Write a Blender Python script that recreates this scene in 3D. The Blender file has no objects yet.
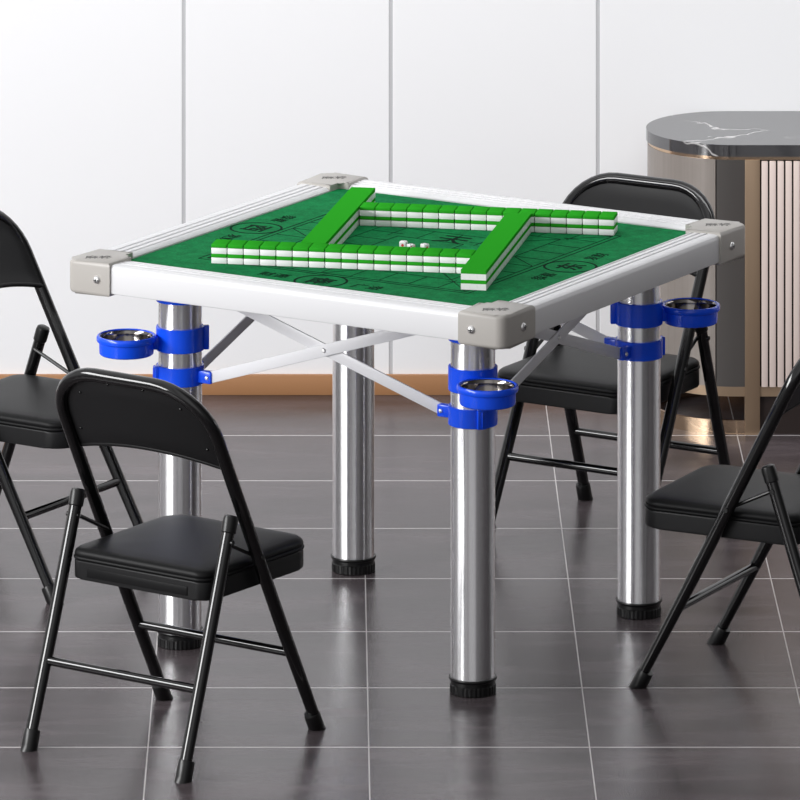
import bpy, bmesh, math
from mathutils import Vector, Matrix
PI = math.pi
scn = bpy.context.scene
COL = scn.collection
R = math.radians

# ------------------------------------------------------------------ materials
def new_mat(name):
    m = bpy.data.materials.new(name); m.use_nodes = True
    nt = m.node_tree
    return m, nt, nt.nodes['Principled BSDF'], nt.nodes, nt.links

def lin(c):
    return tuple(((v/255)/12.92 if v/255 <= .04045 else ((v/255+.055)/1.055)**2.4) for v in c) + (1,)

def simple(name, rgb, rough=.5, metal=0, spec=.5, bump=0, bscale=200, coat=0, aniso=0):
    m, nt, b, N, L = new_mat(name)
    b.inputs['Base Color'].default_value = lin(rgb)
    b.inputs['Roughness'].default_value = rough
    b.inputs['Metallic'].default_value = metal
    b.inputs['Specular IOR Level'].default_value = spec
    b.inputs['Coat Weight'].default_value = coat
    b.inputs['Coat Roughness'].default_value = .08
    tc = N.new('ShaderNodeTexCoord')
    n = N.new('ShaderNodeTexNoise'); n.inputs['Scale'].default_value = bscale; n.inputs['Detail'].default_value = 3
    L.new(tc.outputs['Object'], n.inputs['Vector'])
    if bump:
        bp = N.new('ShaderNodeBump'); bp.inputs['Strength'].default_value = bump; bp.inputs['Distance'].default_value = .001
        L.new(n.outputs['Fac'], bp.inputs['Height']); L.new(bp.outputs['Normal'], b.inputs['Normal'])
    mr = N.new('ShaderNodeMapRange')
    mr.inputs['To Min'].default_value = max(0, rough-.03); mr.inputs['To Max'].default_value = rough+.03
    L.new(n.outputs['Fac'], mr.inputs['Value']); L.new(mr.outputs['Result'], b.inputs['Roughness'])
    return m

M = {}
M['white_paint'] = simple('white_wall_panel', (240, 240, 242), .55, spec=.3)
M['seam'] = simple('grey_wall_seam', (190, 190, 193), .5)
M['skirting'] = simple('tan_wood_skirting', (168, 121, 82), .5, bump=.1, bscale=60)
M['rail'] = simple('white_enamel_rail', (222, 222, 224), .3, spec=.35)
M['cap'] = simple('warm_grey_plastic', (172, 168, 163), .38, bump=.15, bscale=900)
M['blue'] = simple('blue_plastic', (16, 82, 242), .22, spec=.5)
M['chrome'] = simple('chrome_tube', (244, 244, 246), .2, metal=1)
_b = M['chrome'].node_tree.nodes['Principled BSDF']; _b.inputs['Anisotropic'].default_value = 1
_t = M['chrome'].node_tree.nodes.new('ShaderNodeTangent'); _t.direction_type = 'RADIAL'; _t.axis = 'Z'
M['chrome'].node_tree.links.new(_t.outputs[0], _b.inputs['Tangent']); _b.inputs['Anisotropic Rotation'].default_value = .25
for _l in list(M['chrome'].node_tree.links):
    if _l.to_socket == _b.inputs['Roughness']: M['chrome'].node_tree.links.remove(_l)
_b.inputs['Roughness'].default_value = .27
M['liner'] = simple('steel_liner', (135, 130, 127), .1, metal=1)
M['screw'] = simple('steel_screw', (235, 235, 235), .38, metal=1)
M['slot'] = simple('dark_slot', (45, 45, 45), .5)
M['foot'] = simple('black_rubber_foot', (15, 15, 16), .33, spec=.4)
M['black'] = simple('black_enamel_steel', (12, 12, 13), .10, spec=.6)
M['panel'] = simple('black_pressed_steel', (27, 27, 28), .38, spec=.2, bump=.03, bscale=500)
M['vinyl'] = simple('black_vinyl', (19, 19, 20), .42, spec=.13, bump=.12, bscale=700)
M['tile_white'] = simple('ivory_white_tile', (240, 240, 240), .28)
M['tile_green'] = simple('bright_green_tile', (46, 158, 40), .5, spec=.0)
M['brace'] = simple('white_painted_bar', (225, 225, 228), .35)
M['pip_red'] = simple('red_pip', (215, 60, 60), .4)
M['pip_blue'] = simple('dark_blue_pip', (50, 60, 90), .4)
M['ink'] = simple('black_felt_print', (10, 38, 26), .9, spec=.05)
M['gold'] = simple('champagne_gold_metal', (168, 144, 120), .35, metal=.6)
M['gold_gloss'] = simple('polished_gold_metal', (212, 184, 156), .15, metal=1)
M['dark_panel'] = simple('charcoal_grey_panel', (76, 72, 70), .5)
M['slat'] = simple('blush_white_slat', (238, 220, 212), .45)
M['brown'] = simple('dark_brown_backing', (36, 23, 20), .6)
M['engrave'] = simple('engraved_mark', (80, 78, 75), .5)

def felt_mat():
    m, nt, b, N, L = new_mat('green_felt')
    tc = N.new('ShaderNodeTexCoord')
    n = N.new('ShaderNodeTexNoise'); n.inputs['Scale'].default_value = 260; n.inputs['Detail'].default_value = 5
    n2 = N.new('ShaderNodeTexNoise'); n2.inputs['Scale'].default_value = 45; n2.inputs['Detail'].default_value = 4
    L.new(tc.outputs['Object'], n.inputs['Vector']); L.new(tc.outputs['Object'], n2.inputs['Vector'])
    mx = N.new('ShaderNodeMath'); mx.operation = 'ADD'
    L.new(n.outputs['Fac'], mx.inputs[0]); L.new(n2.outputs['Fac'], mx.inputs[1])
    cr = N.new('ShaderNodeMapRange'); cr.inputs['From Min'].default_value = .7; cr.inputs['From Max'].default_value = 1.3
    L.new(mx.outputs[0], cr.inputs['Value'])
    mc = N.new('ShaderNodeMix'); mc.data_type = 'RGBA'
    mc.inputs[6].default_value = lin((6, 98, 54)); mc.inputs[7].default_value = lin((18, 132, 74))
    L.new(cr.outputs['Result'], mc.inputs[0]); L.new(mc.outputs[2], b.inputs['Base Color'])
    b.inputs['Roughness'].default_value = .95; b.inputs['Specular IOR Level'].default_value = .1
    bp = N.new('ShaderNodeBump'); bp.inputs['Strength'].default_value = .3; bp.inputs['Distance'].default_value = .001
    L.new(n.outputs['Fac'], bp.inputs['Height']); L.new(bp.outputs['Normal'], b.inputs['Normal'])
    return m
M['felt'] = felt_mat()

TW = .40747                    # floor tile size
TWY = .4025
GX, GY = -.4954, 1.5925        # one grout crossing
def floor_mat():
    m, nt, b, N, L = new_mat('grey_stone_floor_tile')
    tc = N.new('ShaderNodeTexCoord'); sp = N.new('ShaderNodeSeparateXYZ')
    L.new(tc.outputs['Object'], sp.inputs[0])
    def math_(op, a, bb=None):
        n = N.new('ShaderNodeMath'); n.operation = op
        if isinstance(a, (int, float)): n.inputs[0].default_value = a
        else: L.new(a, n.inputs[0])
        if bb is not None:
            if isinstance(bb, (int, float)): n.inputs[1].default_value = bb
            else: L.new(bb, n.inputs[1])
        return n.outputs[0]
    def grout(axis, g, half, TW):
        t = math_('DIVIDE', math_('SUBTRACT', axis, g), TW)
        fr = math_('FRACT', math_('ADD', t, .5))
        d = math_('MULTIPLY', math_('ABSOLUTE', math_('SUBTRACT', fr, .5)), TW)
        return math_('LESS_THAN', d, half), math_('FLOOR', t)
    gx, ix = grout(sp.outputs[0], GX, .0012, TW)
    gy, iy = grout(sp.outputs[1], GY, .0028, TWY)
    g = math_('MAXIMUM', gx, gy)
    # brushed stone veining, stretched along x
    mp = N.new('ShaderNodeMapping'); mp.inputs['Scale'].default_value = (1.2, 4.5, 1)
    L.new(tc.outputs['Object'], mp.inputs['Vector'])
    cb = N.new('ShaderNodeCombineXYZ'); L.new(math_('MULTIPLY', ix, 3.7), cb.inputs[0]); L.new(math_('MULTIPLY', iy, 5.3), cb.inputs[2])
    va = N.new('ShaderNodeVectorMath'); va.operation = 'ADD'
    L.new(mp.outputs[0], va.inputs[0]); L.new(cb.outputs[0], va.inputs[1])
    n1 = N.new('ShaderNodeTexNoise'); n1.inputs['Scale'].default_value = 2.2; n1.inputs['Detail'].default_value = 7; n1.inputs['Roughness'].default_value = .55
    L.new(va.outputs[0], n1.inputs['Vector'])
    ramp = N.new('ShaderNodeMapRange'); ramp.inputs['From Min'].default_value = .3; ramp.inputs['From Max'].default_value = .7
    L.new(n1.outputs['Fac'], ramp.inputs['Value'])
    mc = N.new('ShaderNodeMix'); mc.data_type = 'RGBA'
    mc.inputs[6].default_value = lin((56, 50, 52)); mc.inputs[7].default_value = lin((92, 84, 87))
    L.new(ramp.outputs['Result'], mc.inputs[0])
    mg = N.new('ShaderNodeMix'); mg.data_type = 'RGBA'; mg.inputs[7].default_value = lin((190, 186, 186))
    L.new(g, mg.inputs[0]); L.new(mc.outputs[2], mg.inputs[6]); L.new(mg.outputs[2], b.inputs['Base Color'])
    n2 = N.new('ShaderNodeTexNoise'); n2.inputs['Scale'].default_value = 210; n2.inputs['Detail'].default_value = 3
    L.new(tc.outputs['Object'], n2.inputs['Vector'])
    rr = N.new('ShaderNodeMapRange'); rr.inputs['To Min'].default_value = .17; rr.inputs['To Max'].default_value = .3
    L.new(n1.outputs['Fac'], rr.inputs['Value']); L.new(rr.outputs['Result'], b.inputs['Roughness'])
    bp = N.new('ShaderNodeBump'); bp.inputs['Strength'].default_value = .4; bp.inputs['Distance'].default_value = .001
    L.new(n2.outputs['Fac'], bp.inputs['Height']); L.new(bp.outputs['Normal'], b.inputs['Normal'])
    b.inputs['Specular IOR Level'].default_value = .36
    return m
M['floor'] = floor_mat()

def marble_mat():
    m, nt, b, N, L = new_mat('black_veined_marble')
    tc = N.new('ShaderNodeTexCoord')
    mp = N.new('ShaderNodeMapping'); mp.inputs['Rotation'].default_value = (0, 0, .5); mp.inputs['Location'].default_value = (.31, .12, 0)
    L.new(tc.outputs['Object'], mp.inputs['Vector'])
    dn = N.new('ShaderNodeTexNoise'); dn.inputs['Scale'].default_value = 4; dn.inputs['Detail'].default_value = 4
    L.new(mp.outputs[0], dn.inputs['Vector'])
    mixv = N.new('ShaderNodeMix'); mixv.data_type = 'VECTOR'; mixv.inputs[0].default_value = .3
    L.new(mp.outputs[0], mixv.inputs[4]); L.new(dn.outputs['Color'], mixv.inputs[5])
    vo = N.new('ShaderNodeTexVoronoi'); vo.feature = 'DISTANCE_TO_EDGE'; vo.inputs['Scale'].default_value = 5.5
    L.new(mixv.outputs[1], vo.inputs['Vector'])
    mr = N.new('ShaderNodeMapRange'); mr.inputs['From Min'].default_value = 0; mr.inputs['From Max'].default_value = .02
    mr.inputs['To Min'].default_value = 1; mr.inputs['To Max'].default_value = 0
    L.new(vo.outputs['Distance'], mr.inputs['Value'])
    n2 = N.new('ShaderNodeTexNoise'); n2.inputs['Scale'].default_value = 6; L.new(tc.outputs['Object'], n2.inputs['Vector'])
    mr2 = N.new('ShaderNodeMapRange'); mr2.inputs['From Min'].default_value = .40; mr2.inputs['From Max'].default_value = .58
    L.new(n2.outputs['Fac'], mr2.inputs['Value'])
    mu = N.new('ShaderNodeMath'); mu.operation = 'MULTIPLY'; L.new(mr.outputs[0], mu.inputs[0]); L.new(mr2.outputs[0], mu.inputs[1])
    mc = N.new('ShaderNodeMix'); mc.data_type = 'RGBA'
    b.inputs['IOR'].default_value = 2.2; mc.inputs[6].default_value = lin((52, 52, 55)); mc.inputs[7].default_value = lin((215, 213, 212))
    L.new(mu.outputs[0], mc.inputs[0]); L.new(mc.outputs[2], b.inputs['Base Color'])
    b.inputs['Roughness'].default_value = .08; b.inputs['Specular IOR Level'].default_value = .6
    return m
M['marble'] = marble_mat()

def brushed_mat():
    m, nt, b, N, L = new_mat('brushed_taupe_panel')
    tc = N.new('ShaderNodeTexCoord'); mp = N.new('ShaderNodeMapping'); mp.inputs['Scale'].default_value = (60, 60, .6)
    L.new(tc.outputs['Object'], mp.inputs['Vector'])
    n = N.new('ShaderNodeTexNoise'); n.inputs['Scale'].default_value = 2; n.inputs['Detail'].default_value = 3
    L.new(mp.outputs[0], n.inputs['Vector'])
    mc = N.new('ShaderNodeMix'); mc.data_type = 'RGBA'
    mc.inputs[6].default_value = lin((134, 126, 120)); mc.inputs[7].default_value = lin((156, 148, 142))
    L.new(n.outputs['Fac'], mc.inputs[0]); L.new(mc.outputs[2], b.inputs['Base Color'])
    b.inputs['Roughness'].default_value = .4; b.inputs['Metallic'].default_value = .25
    return m
M['brushed'] = brushed_mat()

# ------------------------------------------------------------------ mesh helpers
def finish(name, bm, mat, parent=None, angle=35, kind=None, mats=None):
    bmesh.ops.remove_doubles(bm, verts=bm.verts, dist=1e-6)
    bmesh.ops.recalc_face_normals(bm, faces=bm.faces)
    me = bpy.data.meshes.new(name); bm.to_mesh(me); bm.free()
    for mm in (mats or [mat]): me.materials.append(mm)
    for p in me.polygons: p.use_smooth = True
    me.set_sharp_from_angle(angle=R(angle))
    o = bpy.data.objects.new(name, me); COL.objects.link(o)
    if parent: o.parent = parent
    if kind: o['kind'] = kind
    return o

def empty(name, loc=(0, 0, 0), rz=0):
    o = bpy.data.objects.new(name, None); COL.objects.link(o)
    o.location = loc; o.rotation_euler = (0, 0, rz); o.empty_display_size = .1
    return o

def tag(o, label, cat, group=None):
    o['label'] = label; o['category'] = cat
    if group: o['group'] = group

def box(bm, c, s, rot=None, bev=0, seg=2, mi=0):
    """box centred at c with size s, optional 3x3 rotation, bevelled edges"""
    b2 = bmesh.new()
    bmesh.ops.create_cube(b2, size=1)
    for v in b2.verts: v.co = Vector((v.co.x*s[0], v.co.y*s[1], v.co.z*s[2]))
    if bev: bmesh.ops.bevel(b2, geom=list(b2.edges), offset=bev, segments=seg, profile=.5, affect='EDGES')
    if rot is not None: bmesh.ops.rotate(b2, verts=b2.verts, cent=(0, 0, 0), matrix=rot)
    bmesh.ops.translate(b2, verts=b2.verts, vec=c)
    merge(bm, b2, mi)

def merge(bm, b2, mi=0):
    mp = {v: bm.verts.new(v.co) for v in b2.verts}
    for f in b2.faces:
        try:
            nf = bm.faces.new([mp[v] for v in f.verts]); nf.material_index = mi
        except ValueError: pass
    b2.free()

def tube(bm, pts, r, seg=14, closed=False, clampz=None, squash=None):
    pts = [Vector(p) for p in pts]; n = len(pts); rings = []
    rs = r if isinstance(r, (list, tuple)) else [r]*n
    prev = None
    for i, p in enumerate(pts):
        if closed: t = (pts[(i+1) % n]-pts[i-1])
        elif i == 0: t = pts[1]-pts[0]
        elif i == n-1: t = pts[-1]-pts[-2]
        else: t = (pts[i+1]-p).normalized()+(p-pts[i-1]).normalized()
        t.normalize()
        if prev is None:
            a = Vector((0, 0, 1)) if abs(t.z) < .9 else Vector((1, 0, 0))
            u = t.cross(a).normalized()
        else:
            u = (prev-t*prev.dot(t)).normalized()
        prev = u; w = t.cross(u)
        rings.append([bm.verts.new(p+(u*math.cos(2*PI*k/seg)+w*math.sin(2*PI*k/seg))*rs[i]) for k in range(seg)])
    for i in range(n if closed else n-1):
        a, b = rings[i], rings[(i+1) % n]
        for k in range(seg): bm.faces.new([a[k], a[(k+1) % seg], b[(k+1) % seg], b[k]])
    if not closed: bm.faces.new(rings[0][::-1]); bm.faces.new(rings[-1])
    if clampz is not None:
        for rg in rings:
            for v in rg: v.co.z = max(v.co.z, clampz)

def lathe(bm, prof, c=(0, 0, 0), seg=40, closed=False, mod=None):
    """prof: list of (radius, z); closed joins last to first (a ring)"""
    rings = []
    for r, z in prof:
        if r < 1e-6: rings.append([bm.verts.new((c[0], c[1], c[2]+z))]); continue
        rg = []
        for k in range(seg):
            rr = r*(mod(k) if mod else 1); a = 2*PI*k/seg
            rg.append(bm.verts.new((c[0]+rr*math.cos(a), c[1]+rr*math.sin(a), c[2]+z)))
        rings.append(rg)
    m = len(rings)
    for i in range(m if closed else m-1):
        a, b = rings[i], rings[(i+1) % m]
        for k in range(seg):
            k2 = (k+1) % seg
            if len(a) == 1 and len(b) == 1: break
            if len(a) == 1: bm.faces.new([a[0], b[k2], b[k]])
            elif len(b) == 1: bm.faces.new([a[k], a[k2], b[0]])
            else: bm.faces.new([a[k], a[k2], b[k2], b[k]])
    if not closed:
        for rg in (rings[0], rings[-1]):
            if len(rg) > 1: bm.faces.new(rg)

def prism(bm, pts, z0, z1, top_bev=0, bseg=3):
    """extrude a 2D outline; optional rounding of the top and bottom rim"""
    b2 = bmesh.new()
    lo = [b2.verts.new((x, y, z0)) for x, y in pts]; hi = [b2.verts.new((x, y, z1)) for x, y in pts]
    n = len(pts)
    ft = b2.faces.new(hi); fb = b2.faces.new(lo[::-1])
    for i in range(n): b2.faces.new([lo[i], lo[(i+1) % n], hi[(i+1) % n], hi[i]])
    if top_bev:
        es = list(ft.edges)+list(fb.edges)
        bmesh.ops.bevel(b2, geom=es, offset=top_bev, segments=bseg, profile=.5, affect='EDGES')
    merge(bm, b2)

def round_poly(corners, radii, seg=6):
    """rounded polygon outline"""
    out = []; n = len(corners)
    for i in range(n):
        p = Vector(corners[i]); a = Vector(corners[i-1]); b = Vector(corners[(i+1) % n]); r = radii[i]
        if r <= 0: out.append((p.x, p.y)); continue
        d1 = (a-p).normalized(); d2 = (b-p).normalized()
        ang = d1.angle(d2); t = r/math.tan(ang/2)
        p1 = p+d1*t; p2 = p+d2*t; c = p+(d1+d2).normalized()*(r/math.sin(ang/2))
        a1 = math.atan2(p1.y-c.y, p1.x-c.x); a2 = math.atan2(p2.y-c.y, p2.x-c.x)
        da = (a2-a1+PI) % (2*PI)-PI
        for k in range(seg+1):
            t_ = a1+da*k/seg; out.append((c.x+r*math.cos(t_), c.y+r*math.sin(t_)))
    return out

def copy_tree(o, parent=None):
    c = o.copy(); COL.objects.link(c)
    if parent: c.parent = parent
    for ch in [x for x in KIDS.get(o.name, [])]: copy_tree_child(ch, c)
    return c
KIDS = {}
def copy_tree_child(o, parent):
    c = o.copy(); COL.objects.link(c); c.parent = parent
    for ch in KIDS.get(o.name, []): copy_tree_child(ch, c)
def index_kids():
    KIDS.clear()
    for o in bpy.data.objects:
        if o.parent: KIDS.setdefault(o.parent.name, []).append(o)

def text_mesh(name, body, size, mat, parent, loc, rz, extrude=.0002, bold=0):
    cu = bpy.data.curves.new(name, 'FONT'); cu.body = body; cu.size = size
    cu.align_x = 'CENTER'; cu.align_y = 'CENTER'; cu.extrude = extrude; cu.offset = bold
    t = bpy.data.objects.new(name+'_tmp', cu); COL.objects.link(t)
    bpy.context.view_layer.update()
    dg = bpy.context.evaluated_depsgraph_get()
    me = bpy.data.meshes.new_from_object(t.evaluated_get(dg)); me.name = name
    bpy.data.objects.remove(t); me.materials.clear(); me.materials.append(mat)
    xs = [v.co.x for v in me.vertices]; ys = [v.co.y for v in me.vertices]
    if xs:
        cx, cy = (min(xs)+max(xs))/2, (min(ys)+max(ys))/2
        for v in me.vertices: v.co.x -= cx; v.co.y -= cy
    o = bpy.data.objects.new(name, me); COL.objects.link(o); o.parent = parent
    o.location = loc; o.rotation_euler = (0, 0, rz)
    return o

# ------------------------------------------------------------------ room
WALL_Y = 1.98
bm = bmesh.new()
v = [bm.verts.new(p) for p in ((-7, -16, 0), (7, -16, 0), (7, WALL_Y+.05, 0), (-7, WALL_Y+.05, 0))]; bm.faces.new(v)
finish('floor', bm, M['floor'], kind='structure')

bm = bmesh.new()
seams = [-.4836+.4612*k for k in range(-12, 14)]
box(bm, ((seams[0]+seams[-1])/2, WALL_Y+.0215, 1.6), (seams[-1]-seams[0], .04, 3.2), mi=1)
for a, b in zip(seams[:-1], seams[1:]):
    box(bm, ((a+b)/2, WALL_Y+.01, 1.6), (b-a-.0080, .02, 3.2), bev=.001, seg=1, mi=0)
finish('wall_back', bm, None, kind='structure', mats=[M['white_paint'], M['seam']])
bm = bmesh.new()
box(bm, (0, WALL_Y-.006, .0225), (11.5, .012, .045), bev=.001)
finish('baseboard_back', bm, M['skirting'], kind='structure')

# ------------------------------------------------------------------ table
TR = -.54241
T = empty('mahjong_table', (0, 0, 0), TR)
tag(T, 'square folding mahjong table with white rails, green felt and four thick chrome legs', 'table')
FELT = .748
RIN, ROUT = .406, .4815

def rot_pts(p, q):      # rotate local point by q quarter turns
    x, y = p[0], p[1]
    for _ in range(q % 4): x, y = -y, x
    return (x, y)+tuple(p[2:])

RIN, ROUT = .4110, .4838
prof = [(.403, .702), (.403, .740), (RIN, .7405), (RIN, .7500), (.4120, .7512), (.4190, .7553),
        (.4230, .7560), (.4236, .7515), (.4280, .7515), (.4290, .7563),
        (.4385, .7567), (.4391, .7522), (.4435, .7522), (.4445, .7570),
        (.4540, .7574), (.4546, .7531), (.4590, .7531), (.4600, .7574),
        (.470, .7574), (.4770, .7568), (.4810, .7548), (.4832, .7512), (ROUT, .7460), (ROUT, .7060), (.4826, .7030), (.4797, .7020)]
for q in range(4):
    bm = bmesh.new()
    ends = []
    for s in (-1, 1):
        ring = []
        for w, z in prof:
            p = rot_pts((s*.425, -w), q); ring.append(bm.verts.new((p[0], p[1], z)))
        ends.append(ring)
    n = len(prof)
    for i in range(n): bm.faces.new([ends[0][i], ends[0][(i+1) % n], ends[1][(i+1) % n], ends[1][i]])
    bm.faces.new(ends[0]); bm.faces.new(ends[1][::-1])
    finish('side_rail', bm, M['rail'], T, angle=32)

bm = bmesh.new()
box(bm, (0, 0, (FELT+.728)/2), (.818, .818, FELT-.728))
finish('felt_surface', bm, M['felt'], T)
bm = bmesh.new()
box(bm, (0, 0, .72), (.82, .82, .016))
finish('tabletop_board', bm, M['rail'], T)

# printed play field on the felt: one mesh for the line work
def flat_line(bm, a, b, w, z=FELT+.0004):
    a = Vector(a); b = Vector(b); d = (b-a).normalized(); n_ = Vector((-d.y, d.x))*w/2
    vs = [bm.verts.new((p.x, p.y, z)) for p in (a+n_, a-n_, b-n_, b+n_)]
    hs = [bm.verts.new((p.x, p.y, z-.0008)) for p in (a+n_, a-n_, b-n_, b+n_)]
    bm.faces.new(vs); bm.faces.new(hs[::-1])
    for i in range(4): bm.faces.new([hs[i], hs[(i+1) % 4], vs[(i+1) % 4], vs[i]])
bm = bmesh.new()
def sq(h, w):
    for q in range(4):
        a = rot_pts((-h, -h), q); b = rot_pts((h, -h), q)
        flat_line(bm, a, b, w)
sq(.302, .0026); sq(.290, .0022); sq(.215, .002); sq(.148, .0018); sq(.075, .0018)
for q in range(4):
    for k in range(-3, 5):
        u = .0325*(2*k-1)
        if abs(u) < .28:
            flat_line(bm, rot_pts((u, -.290), q), rot_pts((u, -.215), q), .0018)
    for k in range(-1, 3):
        u = .0325*(2*k-1)
        flat_line(bm, rot_pts((u, -.148), q), rot_pts((u, -.075), q), .0016)
    flat_line(bm, rot_pts((-.03, -.29), q), rot_pts((.03, -.215), q), .0022)
    flat_line(bm, rot_pts((.215, -.215), q), rot_pts((.148, -.148), q), .0018)
    flat_line(bm, rot_pts((.290, -.29), q), rot_pts((.215, -.215), q), .0018)
finish('printed_play_field', bm, M['ink'], T)
for q, ch, lt, rt in ((0, '南', '财源', '广进'), (1, '东', '恭喜', '发财'), (2, '北', '财源', '广进'), (3, '西', '恭喜', '发财')):
    bm = bmesh.new()
    c = rot_pts((.006, -.353), q)
    lathe(bm, [(.0482, -.0004), (.0482, .0004), (.0528, .0004), (.0528, -.0004)], (c[0], c[1], FELT), 56, closed=True)
    ring = finish('printed_ring', bm, M['ink'], T)
    text_mesh('wind_character', ch, .056, M['ink'], ring, (c[0], c[1], FELT+.0003), q*PI/2, bold=.0010)
    for s, tx in ((-1, lt), (1, rt)):
        p = rot_pts((.006+s*.104, -.352), q)
        text_mesh('printed_writing', tx, .033, M['ink'], T, (p[0], p[1], FELT+.0003), q*PI/2, bold=0)
text_mesh('centre_character', '天', .07, M['ink'], T, (.035, .10, FELT+.0003), TR*-1*0+0, bold=.001)

# corner caps
CO = .4882
for q in range(4):
    ea, eb = (.371, .388) if q % 2 == 0 else (.388, .371)
    outline = round_poly([(CO, -CO), (CO, -ea), (.4090, -ea), (.4090, -.4090), (eb, -.4090), (eb, -CO)],
                         [.021, 0, .001, .010, .001, 0], 6)
    bm = bmesh.new()
    prism(bm, [rot_pts(p, q) for p in outline], .6965, .7607, .0075, 5)
    cap = finish('corner_cap', bm, M['cap'], T, angle=40)
    for face in (0, 1):
        bm = bmesh.new()
        lathe(bm, [(0, .0050), (.0042, .0044), (.0072, .0024), (.0082, 0), (.0082, -.002)], seg=20)
        b3 = bm
        # face 0: outward -y side, face 1: outward +x side
        rot = Matrix.Rotation(PI/2, 3, 'X') if face == 0 else Matrix.Rotation(PI/2, 3, 'Y')
        bmesh.ops.rotate(b3, verts=b3.verts, cent=(0, 0, 0), matrix=rot)
        pos = (.417, -CO, .728) if face == 0 else (CO, -.417, .728)
        bmesh.ops.translate(b3, verts=b3.verts, vec=pos)
        bmesh.ops.rotate(b3, verts=b3.verts, cent=(0, 0, 0), matrix=Matrix.Rotation(q*PI/2, 3, 'Z'))
        finish('screw', b3, M['screw'], cap)
        bm = bmesh.new()
        for sz in ((.0085, .0012, .0017), (.0017, .0012, .0085)):
            if face == 0: box(bm, (.417, -CO-.0047, .728), sz)
            else: box(bm, (CO+.0047, -.417, .728), (sz[1], sz[0], sz[2]))
        bmesh.ops.rotate(bm, verts=bm.verts, cent=(0, 0, 0), matrix=Matrix.Rotation(q*PI/2, 3, 'Z'))
        finish('screw_slot', bm, M['slot'], cap)
    p = rot_pts((.443, -.443), q)
    text_mesh('engraved_mark', '麻将', .026, M['engrave'], cap, (p[0], p[1], .7607), -TR+(0 if q in (0, 2) else 0), extrude=.0002, bold=.0006)

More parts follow.
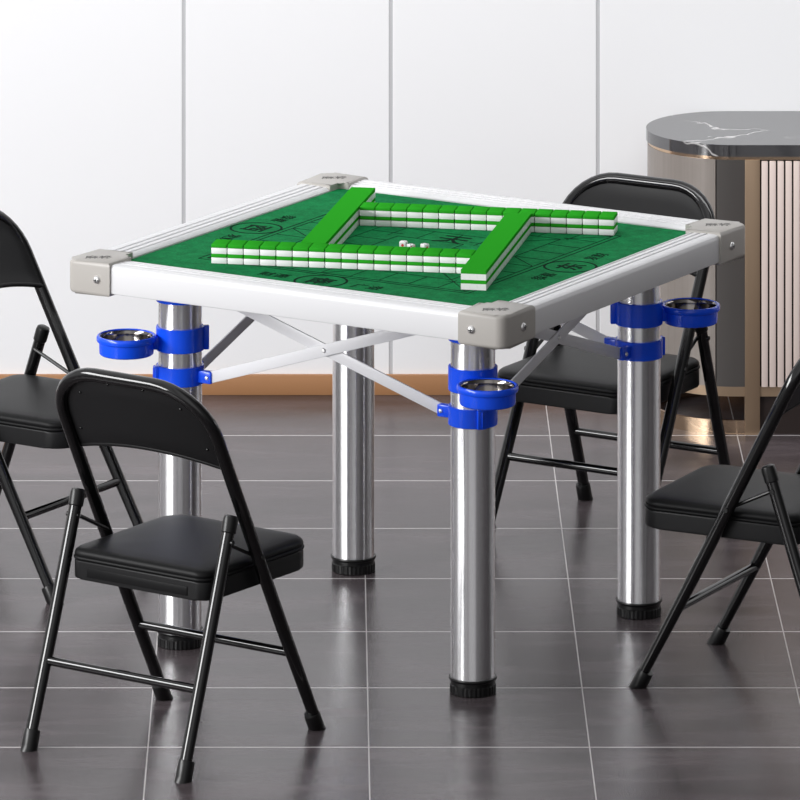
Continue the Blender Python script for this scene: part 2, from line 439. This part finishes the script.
# legs --------------------------------------------------------------
LG = .3280
leg_labels = {}
def make_leg(q):
    lx, ly, _ = rot_pts((LG, -LG, 0), q)
    def place(bm):
        """leg-local frame: +x+... cup points along (1,-1) diagonal, neighbours along -x and +y"""
        bmesh.ops.rotate(bm, verts=bm.verts, cent=(0, 0, 0), matrix=Matrix.Rotation(q*PI/2, 3, 'Z'))
        bmesh.ops.translate(bm, verts=bm.verts, vec=(lx, ly, 0))
        return bm
    bm = bmesh.new(); lathe(bm, [(.0424, .020), (.0424, .712)], seg=64)
    leg = finish('leg', place(bm), M['chrome'], T)
    # ribbed foot
    bm = bmesh.new()
    lathe(bm, [(.0425, 0), (.0440, .0015), (.0440, .0165), (.0425, .0180)], seg=128, mod=lambda k: 1 if (k % 4) < 2 else .972)
    lathe(bm, [(.0405, .0180), (.0405, .0235), (.0445, .0255), (.0460, .0290), (.0452, .0315), (.0425, .0300), (.0425, .0180)], seg=64, closed=True)
    finish('foot', place(bm), M['foot'], leg)
    bm = bmesh.new()
    lathe(bm, [(.0425, .668), (.0468, .669), (.0468, .712), (.0425, .712)], seg=56, closed=True)
    finish('top_collar', place(bm), M['blue'], leg)
    # clamp that carries the cup holder
    def ring(z0, z1, ro=.0470):
        b = bmesh.new()
        lathe(b, [(.0425, z0+.001), (ro-.001, z0), (ro, z0+.001), (ro, z1-.001), (ro-.001, z1), (.0425, z1-.001)], seg=64, closed=True)
        return b
    bm = ring(.574, .6195)
    a = R(20)                                             # hinge lug
    for ang in (R(122),):
        rz = Matrix.Rotation(ang, 3, 'Z')
        c = rz @ Vector((.051, 0, .597))
        box(bm, c, (.011, .016, .046), rz, bev=.0022)
        c = rz @ Vector((.049, .006, .597)); box(bm, c, (.014, .003, .040), rz, bev=.001)
    cup_d = Vector((1, -1, 0)).normalized(); rz = Matrix.Rotation(-PI/4, 3, 'Z')
    c = cup_d*.047; box(bm, (c.x, c.y, .590), (.018, .022, .026), rz, bev=.003)
    finish('cup_holder_clamp', place(bm), M['blue'], leg)
    cc = cup_d*.1065
    bm = bmesh.new()
    lathe(bm, [(.0500, .570), (.0525, .572), (.0530, .5755), (.0535, .5940), (.0570, .5955), (.0582, .598), (.0582, .6035), (.0568, .6068),
               (.0540, .6075), (.0518, .606), (.0508, .603), (.0500, .590)], (cc.x, cc.y, 0), 64, closed=True)
    finish('cup_holder', place(bm), M['blue'], leg)
    bm = bmesh.new()
    lathe(bm, [(.0515, .6045), (.0505, .6055), (.0495, .6040), (.0485, .5980), (.0470, .586), (.0435, .5775), (.036, .5735), (0, .5725),
               ], (cc.x, cc.y, 0), 64)
    bm2 = bmesh.new()
    lathe(bm2, [(.0498, .6035), (.0488, .585), (.0445, .5745), (.036, .5712), (0, .5705)], (cc.x, cc.y, 0), 64)
    bm2.free()
    for f in [f for f in bm.faces if len(f.verts) > 10]: bm.faces.remove(f)
    finish('cup_liner', place(bm), M['liner'], leg, angle=60)
    # brace clamp with two tabs
    bm = ring(.509, .545)
    for d in (Vector((-1, 0, 0)), Vector((0, 1, 0))):
        ang = math.atan2(d.y, d.x); rz = Matrix.Rotation(ang, 3, 'Z')
        side = -1 if d.x else 1                # the bar lies on the outer face of the tab
        c = rz @ Vector((.057, 0, .527))
        box(bm, c, (.036, .016, .024), rz, bev=.003)
    for ang in (R(-40),):
        rz = Matrix.Rotation(ang, 3, 'Z')
        c = rz @ Vector((.048, 0, .527)); box(bm, c, (.010, .018, .036), rz, bev=.002)
        c = rz @ Vector((.049, .0, .527)); box(bm, c, (.013, .003, .030), rz, bev=.001)
    bc = finish('brace_clamp', place(bm), M['blue'], leg)
    for d in (Vector((-1, 0, 0)), Vector((0, 1, 0))):
        n_ = Vector((0, -1, 0)) if d.x else Vector((1, 0, 0))
        bm = bmesh.new()
        b3 = bmesh.new(); lathe(b3, [(0, .003), (.0032, .0024), (.0045, 0), (.0045, -.002)], seg=16)
        rot = Matrix.Rotation(PI/2, 3, 'X') if d.x else Matrix.Rotation(PI/2, 3, 'Y')
        bmesh.ops.rotate(b3, verts=b3.verts, cent=(0, 0, 0), matrix=rot)
        bmesh.ops.translate(b3, verts=b3.verts, vec=d*.066+n_*.0082+Vector((0, 0, .527)))
        merge(bm, b3)
        finish('clamp_screw', place(bm), M['screw'], leg)
for q in range(4): make_leg(q)

# crossed braces between neighbouring legs, one pair on every side
for q in range(4):
    rq = Matrix.Rotation(q*PI/2, 3, 'Z')
    for s in (-1, 1):
        off = -.3266 + (.0015 if s < 0 else .0065)
        y = -LG + (-.0015 if s < 0 else .0035)
        p0 = Vector((s*(LG-.060), y, .524)); p1 = Vector((-s*.284, y, .7005))
        d = p1-p0; ang = math.atan2(d.z, d.x)
        bm = bmesh.new()
        rot = Matrix.Rotation(-ang, 3, 'Y')
        box(bm, (p0+p1)/2, (d.length, .0045, .0225), rot, bev=.0012)
        bmesh.ops.rotate(bm, verts=bm.verts, cent=(0, 0, 0), matrix=rq)
        br = finish('cross_brace', bm, M['brace'], T)
        if s < 0:
            zc = .524+(.7005-.524)*((LG-.060)/(LG-.060+.284))
            bm = bmesh.new(); lathe(bm, [(0, .003), (.003, .0026), (.005, 0), (.005, -.001)], seg=16)
            bmesh.ops.rotate(bm, verts=bm.verts, cent=(0, 0, 0), matrix=Matrix.Rotation(PI/2, 3, 'X'))
            bmesh.ops.translate(bm, verts=bm.verts, vec=(0, y-.0022, zc))
            bmesh.ops.rotate(bm, verts=bm.verts, cent=(0, 0, 0), matrix=rq)
            finish('pivot_rivet', bm, M['screw'], br)

# ------------------------------------------------------------------ mahjong tiles
WR = -R(10.8)                         # heading of the tile walls on the felt
WX = Vector((math.cos(WR), math.sin(WR))); WY = Vector((-math.sin(WR), math.cos(WR)))
TH, GH = .0187, .0070                 # tile thickness, green back
def tile_proto(w, l, bev):
    bm = bmesh.new(); box(bm, (0, 0, (TH-GH)/2), (w, l, TH-GH), bev=bev, seg=2)
    root = finish('mahjong_tile', bm, M['tile_white'])
    bm = bmesh.new(); box(bm, (0, 0, TH-GH/2), (w, l, GH), bev=bev, seg=3)
    g = finish('green_back', bm, M['tile_green'], root)
    return root, g
ORD = ['first', 'second', 'third', 'fourth', 'fifth', 'sixth', 'seventh', 'eighth', 'ninth', 'tenth', 'eleventh', 'twelfth',
       'thirteenth', 'fourteenth', 'fifteenth', 'sixteenth', 'seventeenth']
protoR = tile_proto(.0306, .048, .0013)
protoB = tile_proto(.04885, .03139, 0)     # tiles of the long bars, packed edge to edge
used = set()
def put(proto, a, b, layer, label, group):
    root, g = proto
    if root.name in used:
        r = root.copy(); COL.objects.link(r); g2 = g.copy(); COL.objects.link(g2); g2.parent = r
    else: r = root; used.add(root.name)
    p = WX*a+WY*b
    r.location = (p.x, p.y, FELT+.0003+layer*(TH+.0001)); r.rotation_euler = (0, 0, WR)
    tag(r, label, 'mahjong tile', group)
LN = ['bottom', 'top']
for i in range(16):
    for l in (0, 1):
        put(protoR, -.355+.0321*(i+.5), -.2204+.024, l,
            f'green-backed white mahjong tile, {LN[l]} layer of the front wall, {ORD[i]} from its left end', 'tiles of the front wall')
        put(protoR, -.137+.0320*(i+.5), .178+.024, l,
            f'green-backed white mahjong tile, {LN[l]} layer of the back wall, {ORD[i]} from its left end', 'tiles of the back wall')
for i in range(17):
    for l in (0, 1):
        put(protoB, -.1628, -.172+.0005+.0314*(i+.5)+.001, l,
            f'green-backed white mahjong tile, {LN[l]} layer of the left slanting wall, {ORD[i]} from its near end', 'tiles of the left slanting wall')
        put(protoB, .1842, -.357-.0005+.03140*(i+.5), l,
            f'green-backed white mahjong tile, {LN[l]} layer of the right slanting wall, {ORD[i]} from its near end', 'tiles of the right slanting wall')

# dice
def die(x, y, rz, s, label, front, right, top):
    bm = bmesh.new(); box(bm, (0, 0, s/2), (s, s, s), bev=s*.2, seg=4)
    d = finish('die', bm, M['tile_white'], angle=60)
    d.location = (x, y, FELT+.0003); d.rotation_euler = (0, 0, rz)
    tag(d, label, 'die', 'dice in the middle of the felt')
    PI_ = {1: [(0, 0)], 2: [(-1, 1), (1, -1)], 3: [(-1, 1), (0, 0), (1, -1)], 4: [(-1, 1), (1, -1), (1, 1), (-1, -1)], 5: [(-1, 1), (1, -1), (1, 1), (-1, -1), (0, 0)], 6: [(-1, 1), (1, -1), (1, 1), (-1, -1), (-1, 0), (1, 0)]}
    for val, face in ((front, 'f'), (right, 'r'), (top, 't')):
        bm = bmesh.new()
        for u, v_ in PI_[val]:
            r_ = s*(.2 if val == 1 else .095)
            b3 = bmesh.new(); lathe(b3, [(0, .0002), (r_*.8, .0002), (r_, 0), (r_, -.0006)], seg=14)
            if face != 't':
                bmesh.ops.rotate(b3, verts=b3.verts, cent=(0, 0, 0), matrix=Matrix.Rotation(PI/2, 3, 'X'))
                bmesh.ops.translate(b3, verts=b3.verts, vec=(u*s*.25, -s/2, s/2+v_*s*.25))
                if face == 'r': bmesh.ops.rotate(b3, verts=b3.verts, cent=(0, 0, 0), matrix=Matrix.Rotation(PI/2, 3, 'Z'))
            else: bmesh.ops.translate(b3, verts=b3.verts, vec=(u*s*.25, v_*s*.25, s))
            merge(bm, b3)
        finish('pips', bm, M['pip_red'] if val in (1, 4) else M['pip_blue'], d)
die(-.0155, -.012, R(-15), .0145, 'small white die showing a red pip, leftmost of the three dice', 1, 2, 3)
die(-.001, -.036, R(30), .0135, 'small white die with a dark pip, middle of the three dice', 4, 2, 5)
die(.026, -.034, R(40), .0140, 'small white die lying apart, rightmost of the three dice', 1, 3, 6)

# ------------------------------------------------------------------ folding chair
def make_chair():
    root = empty('folding_chair')
    r = .0124; XF, XR = .2130, -.2068; K = .5215
    HW = .1765
    def plane(z): return XF-K*z                      # back-frame tubes lie in this slanted plane
    # U-shaped back frame, both front legs in one bent tube
    e = Vector((-K, 0, 1)).normalized()              # up along the tube
    zt = .694
    ZL = zt/e.z                                      # length along the slope to the crown centreline
    def P(y, s): return (XF+e.x*s, y, e.z*s)
    rc = .108; HT = .1755
    pts = [P(-HW-.001, -.006), P(-HW, .25), P(-HT, .55), P(-HT, ZL-rc)]
    arc = []
    for k in range(1, 10): a = PI/2*k/9; arc.append((-HT+rc*(1-math.cos(a)), ZL-rc+rc*math.sin(a)))
    pts += [P(y, s) for y, s in arc]
    mid = [P(-HT+rc+(2*HT-2*rc)*k/5, ZL) for k in range(1, 5)]
    pts += mid
    pts += [P(-y, s) for y, s in arc[::-1]] + [P(HT, ZL-rc), P(HT, .55), P(HW, .25), P(HW+.001, -.006)]
    bm = bmesh.new(); tube(bm, pts, r, 18, clampz=.002)
    bf = finish('back_frame', bm, M['black'], root, angle=60)
    def foot(x0, y0, d, parent):
        d = Vector(d).normalized()
        bm = bmesh.new(); b0 = Vector((x0, y0, 0))
        ps = [b0+d*t for t in (-.012, .003, .008, .034, .037)]
        tube(bm, ps, [.0148, .0154, .0155, .0152, .0141], 20, clampz=0)
        finish('rubber_foot', bm, M['foot'], parent)
    for s in (-1, 1): foot(XF, s*HW, e, bf)
    # front stretcher and pressed back panel
    bm = bmesh.new(); zc = .160; tube(bm, [(plane(zc), -HW, zc), (plane(zc), HW, zc)], .0087, 12)
    finish('stretcher', bm, M['black'], root)
    nrm = Vector((e.z, 0, -e.x))                     # towards the sitter
    s_bot = .5366/e.z
    rows = []; NY, NS = 26, 12
    HPi = HT-.003
    def top_s(y):
        ay = abs(y)
        if ay <= HT-rc: return ZL-.003
        dx = ay-(HT-rc); return ZL-rc+math.sqrt(max(0, (rc-.003)**2-dx*dx))
    def surf(y, t):
        sb = s_bot-.006+.030*(1-(y/HPi)**2)
        s = sb+(top_s(y)-sb)*t
        u = 1-(y/HPi)**2
        edge = min(1, 6*t)*min(1, 6*(1-t))*min(1, (HPi-abs(y))/.02)
        return s, -.010*u*(1-.3*t)-.003*edge
    bm = bmesh.new(); F_, B_ = [], []
    for i in range(NY+1):
        y = -HPi*math.cos(PI*i/NY)
        a, b = [], []
        for j in range(NS+1):
            t = j/NS; s, n_ = surf(y, t)
            c = Vector(P(y, s))
            a.append(bm.verts.new(c+nrm*(n_+.010))); b.append(bm.verts.new(c+nrm*(n_+.004)))
        F_.append(a); B_.append(b)
    for i in range(NY):
        for j in range(NS):
            bm.faces.new([F_[i][j], F_[i+1][j], F_[i+1][j+1], F_[i][j+1]])
            bm.faces.new([B_[i][j], B_[i][j+1], B_[i+1][j+1], B_[i+1][j]])
        bm.faces.new([F_[i][0], B_[i][0], B_[i+1][0], F_[i+1][0]])
        bm.faces.new([F_[i][NS], F_[i+1][NS], B_[i+1][NS], B_[i][NS]])
    for i, sg in ((0, 1), (NY, -1)):
        for j in range(NS):
            vs = [F_[i][j], F_[i][j+1], B_[i][j+1], B_[i][j]]
            bm.faces.new(vs)
    # rolled lip along the bottom edge
    lip = []
    for i in range(NY+1):
        y = -(HPi+.004)*math.cos(PI*i/NY); yy = max(-HPi, min(HPi, y)); s, n_ = surf(yy, 0)
        lip.append(Vector(P(y, s))+nrm*(n_+.007))
    tube(bm, lip, .0048, 10)
    bp = finish('backrest', bm, M['panel'], root, angle=50)
    bm = bmesh.new()
    for y, t in ((-.145, .30), (-.115, .80), (-.04, .93), (.04, .93), (.115, .80), (.145, .30)):
        s, n_ = surf(y, t); c = Vector(P(y, s))+nrm*(n_+.0035)
        b3 = bmesh.new(); bmesh.ops.create_uvsphere(b3, u_segments=10, v_segments=6, radius=.0026)
        bmesh.ops.translate(b3, verts=b3.verts, vec=c); merge(bm, b3)
    finish('rivets', bm, M['black'], bp)
    # rear legs
    YR = .1755; top = Vector((-.0600, 0, .440))
    for s in (-1, 1):
        d = Vector((top.x-XR, 0, top.z))
        bm = bmesh.new()
        tube(bm, [Vector((XR, s*(YR+.001), 0))-d.normalized()*.01, (XR+.5*d.x, s*YR, .5*d.z), (top.x, s*YR, top.z)], .0120, 18, clampz=.002)
        rl = finish('rear_leg', bm, M['black'], root, angle=60)
        foot(XR, s*(YR+.001), d, rl)
        dn = d.normalized(); b0 = Vector((top.x, s*YR, top.z))
        bm = bmesh.new(); tube(bm, [b0-dn*.020, b0-dn*.018, b0+dn*.004, b0+dn*.010, b0+dn*.0125], [.0125, .0140, .0143, .0130, .0085], 20)
        finish('end_cap', bm, M['foot'], rl)
        # pivot link between rear leg and back frame
        q0 = Vector((top.x, s*(YR-.012), top.z))-dn*.036; q1 = Vector((plane(.360), s*(HT-.008), .360))
        bm = bmesh.new(); tube(bm, [q0, q1], .0038, 10)
        b3 = bmesh.new(); tube(b3, [q0, q0+Vector((0, s*.027, 0))], .0048, 12); merge(bm, b3)
        b3 = bmesh.new(); tube(b3, [q1, q1+Vector((0, s*.022, 0))], .0050, 12); merge(bm, b3)
        finish('hinge_link', bm, M['foot'], root)
    xz = XR+(top.x-XR)*.350; zz = top.z*.350
    bm = bmesh.new(); tube(bm, [(xz, -YR, zz), (xz, YR, zz)], .0087, 12)
    finish('stretcher', bm, M['black'], root)
    # seat: metal apron under a padded vinyl cushion
    SF, SR, SW = .222, -.110, .162
    out = round_poly([(SF, -SW), (SF, SW), (SR, SW-.004), (SR, -SW+.004)], [.045, .045, .028, .028], 8)
    bm = bmesh.new(); prism(bm, out, .300, .3345, .0035, 3)
    ap = finish('seat_frame', bm, M['panel'], root, angle=40)
    bm = bmesh.new(); box(bm, (SR-.0006, 0, .315), (.002, .23, .017), bev=.0008)
    finish('rear_plate', bm, M['vinyl'], ap)
    # cushion: rounded slab with a soft crown
    bm = bmesh.new()
    cx, cy = (SF+SR)/2, 0
    layers = [(.998, 0.3347), (1.008, 0.3370), (1.008, 0.3400), (.994, 0.3415), (1.000, 0.3430), (1.000, 0.3465), (.990, 0.3510), (.965, 0.3545), (.90, 0.3568), (.75, 0.3582), (.5, 0.3590), (.25, 0.3594)]
    rings = [[bm.verts.new((cx+(x-cx)*k, cy+(y-cy)*k, z)) for x, y in out] for k, z in layers]
    n = len(out)
    for a, b in zip(rings[:-1], rings[1:]):
        for i in range(n): bm.faces.new([a[i], a[(i+1) % n], b[(i+1) % n], b[i]])
    bm.faces.new(rings[0][::-1])
    cv = bm.verts.new((cx, cy, .3595))
    for i in range(n): bm.faces.new([rings[-1][i], rings[-1][(i+1) % n], cv])
    finish('seat_cushion', bm, M['vinyl'], root, angle=70)
    return root
chairA = make_chair()
index_kids()
GR = 'folding chairs around the mahjong table'
poses = [((-.451, -.771, 0.956), 'black steel folding chair seen from behind in front of the left table leg'),
         ((-.790, .455, -.563), 'black steel folding chair at the left edge, cut off by the frame'),
         ((.421, .764, -2.115), 'black steel folding chair facing us behind the right table leg, before the marble cabinet'),
         ((.697, -.357, 2.656), 'black steel folding chair at the right edge in side view, facing left')]
for i, ((x, y, rz), lb) in enumerate(poses):
    c = chairA if i == 0 else copy_tree(chairA)
    c.location = (x, y, 0); c.rotation_euler = (0, 0, rz)
    tag(c, lb, 'chair', GR)

# ------------------------------------------------------------------ cabinet
CX0, CX1, CY0, RAD = .5375, 2.35, 1.597, .1905
CYB = CY0+2*RAD
cab = empty('sideboard_cabinet', ((CX0+CX1)/2, (CY0+CYB)/2, 0))
tag(cab, 'bar cabinet with black marble top, rounded end and blush slats against the wall', 'cabinet')
ox, oy = cab.location.x, cab.location.y
def arc_pts(inset, a0=PI/2, a1=3*PI/2, n=40, cx=None):
    r = RAD-inset; c = (CX0+RAD if cx is None else cx, CY0+RAD)
    return [(c[0]+r*math.cos(a0+(a1-a0)*k/n)-ox, c[1]+r*math.sin(a0+(a1-a0)*k/n)-oy) for k in range(n+1)]
def stadium(inset):
    l = arc_pts(inset); rgt = arc_pts(inset, -PI/2, PI/2, 40, CX1-RAD)
    return l+rgt
bm = bmesh.new(); prism(bm, stadium(0), .605, .6305, .0012, 2)
finish('marble_top', bm, M['marble'], cab)
bm = bmesh.new(); prism(bm, stadium(.004), .5975, .605)
finish('gold_trim', bm, M['gold_gloss'], cab)
# core and plinth
bm = bmesh.new(); prism(bm, stadium(.010), .104, .5978)
finish('carcass', bm, M['brown'], cab)
bm = bmesh.new(); prism(bm, stadium(.003), .083, .104)
finish('lower_rail', bm, M['gold'], cab)
def band(bm, pts, th, z0, z1, cxy):
    inner = []
    for x, y in pts:
        d = Vector((x-cxy[0], y-cxy[1])); L_ = d.length; d = d*((L_-th)/L_); inner.append((cxy[0]+d.x, cxy[1]+d.y))
    prism(bm, pts+inner[::-1], z0, z1)
cxy = (CX0+RAD-ox, CY0+RAD-oy)
a_seam = math.acos(max(-1, min(1, ((716-326.9)/460.0-.1653-(CX0+RAD))/RAD)))
bm = bmesh.new(); band(bm, arc_pts(.003, PI/2, 2*PI-a_seam-.006, 60), .006, .104, .5975, cxy)
finish('curved_end_panel', bm, M['brushed'], cab, angle=30)
bm = bmesh.new(); ps = arc_pts(.003, 2*PI-a_seam+.008, 3*PI/2, 10)+[(.7445-ox, CY0+.003-oy)]
prism(bm, ps+[(x, y+.006) for x, y in ps[::-1]], .104, .5975)
finish('front_panel', bm, M['dark_panel'], cab)
bm = bmesh.new(); band(bm, arc_pts(.003, PI/2, 3*PI/2, 60)+[(.745-ox, CY0+.003-oy)], .006, 0, .031, cxy)
finish('base_ring', bm, M['gold_gloss'], cab, angle=30)
xs0 = .7442
for x in (.7605, 2.115):
    bm = bmesh.new(); box(bm, (x-ox, CY0+.014-oy, .299), (.0326, .030, .598), bev=.001)
    finish('post', bm, M['gold'], cab)
bm = bmesh.new(); box(bm, ((.777+2.1)/2-ox, CY0+.19-oy, .0415), (2.1-.777, .36, .083))
finish('plinth', bm, M['brown'], cab)
x = .7800+.0072; k = 0
while x < 2.09:
    bm = bmesh.new(); box(bm, (x-ox, CY0+.004-oy, .3495), (0.0136, .010, .491), bev=.0012)
    finish('slat', bm, M['slat'], cab)
    x += .0174
# ------------------------------------------------------------------ camera
cam = bpy.data.cameras.new('camera'); co = bpy.data.objects.new('camera', cam); COL.objects.link(co)
co.location = (-.16526, -14.3597, 3.8); co.rotation_euler = (PI/2, 0, 0)
cam.sensor_width = 36; cam.lens = 7336.08*36/800
cam.shift_x = (400-326.865)/800; cam.shift_y = -(400+1312.07)/800
cam.clip_end = 60
scn.camera = co

# ------------------------------------------------------------------ light
def area(name, loc, target, sx, sy, power, color=(1, 1, 1)):
    l = bpy.data.lights.new(name, 'AREA'); l.shape = 'RECTANGLE'; l.size = sx; l.size_y = sy; l.energy = power; l.color = color
    o = bpy.data.objects.new(name, l); COL.objects.link(o); o.location = loc
    o.rotation_euler = (Vector(target)-Vector(loc)).to_track_quat('-Z', 'Z').to_euler()
    return o
area('key_softbox', (-3.6, -1.9, 1.7), (0, 0, .5), .95, 3.3, 165)
area('rim_softbox', (3.4, 1.1, 1.3), (0, 0, .6), .22, 2.4, 5.5)
area('ceiling_softbox', (-.3, .2, 3.4), (-.3, .2, 0), 4.5, 3.4, 12)
area('added_wall_fill', (.2, .35, 3.1), (.2, 2.0, .9), 6.5, .6, 33).data.spread = R(115)  # unseen lamp, added only to brighten the back wall

w = bpy.data.worlds.new('studio'); scn.world = w; w.use_nodes = True
N, L = w.node_tree.nodes, w.node_tree.links
bg = N['Background']
tc = N.new('ShaderNodeTexCoord'); sp = N.new('ShaderNodeSeparateXYZ'); L.new(tc.outputs['Generated'], sp.inputs[0])
at = N.new('ShaderNodeMath'); at.operation = 'ARCTAN2'; L.new(sp.outputs[0], at.inputs[0])
ng = N.new('ShaderNodeMath'); ng.operation = 'MULTIPLY'; ng.inputs[1].default_value = -1; L.new(sp.outputs[1], ng.inputs[0])
L.new(ng.outputs[0], at.inputs[1])            # azimuth: 0 towards the camera, + to the right
mr = N.new('ShaderNodeMapRange'); mr.inputs['From Min'].default_value = -PI; mr.inputs['From Max'].default_value = PI
L.new(at.outputs[0], mr.inputs['Value'])
cr = N.new('ShaderNodeValToRGB'); L.new(mr.outputs[0], cr.inputs[0])
els = cr.color_ramp.elements
stops = [(0, .8), (.25, .8), (.30, .6), (.36, .85), (.40, .9), (.425, .6), (.45, 1.0), (.52, 1.0), (.55, .35), (.66, .12), (.70, .08), (.76, .10), (.80, .5), (1, .8)]
while len(els) < len(stops): els.new(.5)
for e_, (p, v_) in zip(els, stops): e_.position = p; e_.color = (v_, v_, v_*1.01, 1)
L.new(cr.outputs[0], bg.inputs['Color'])
bg.inputs['Strength'].default_value = .85

vs = scn.view_settings
vs.view_transform = 'Standard'; vs.look = 'None'; vs.gamma = 1; vs.use_curve_mapping = False
vs.exposure = 0
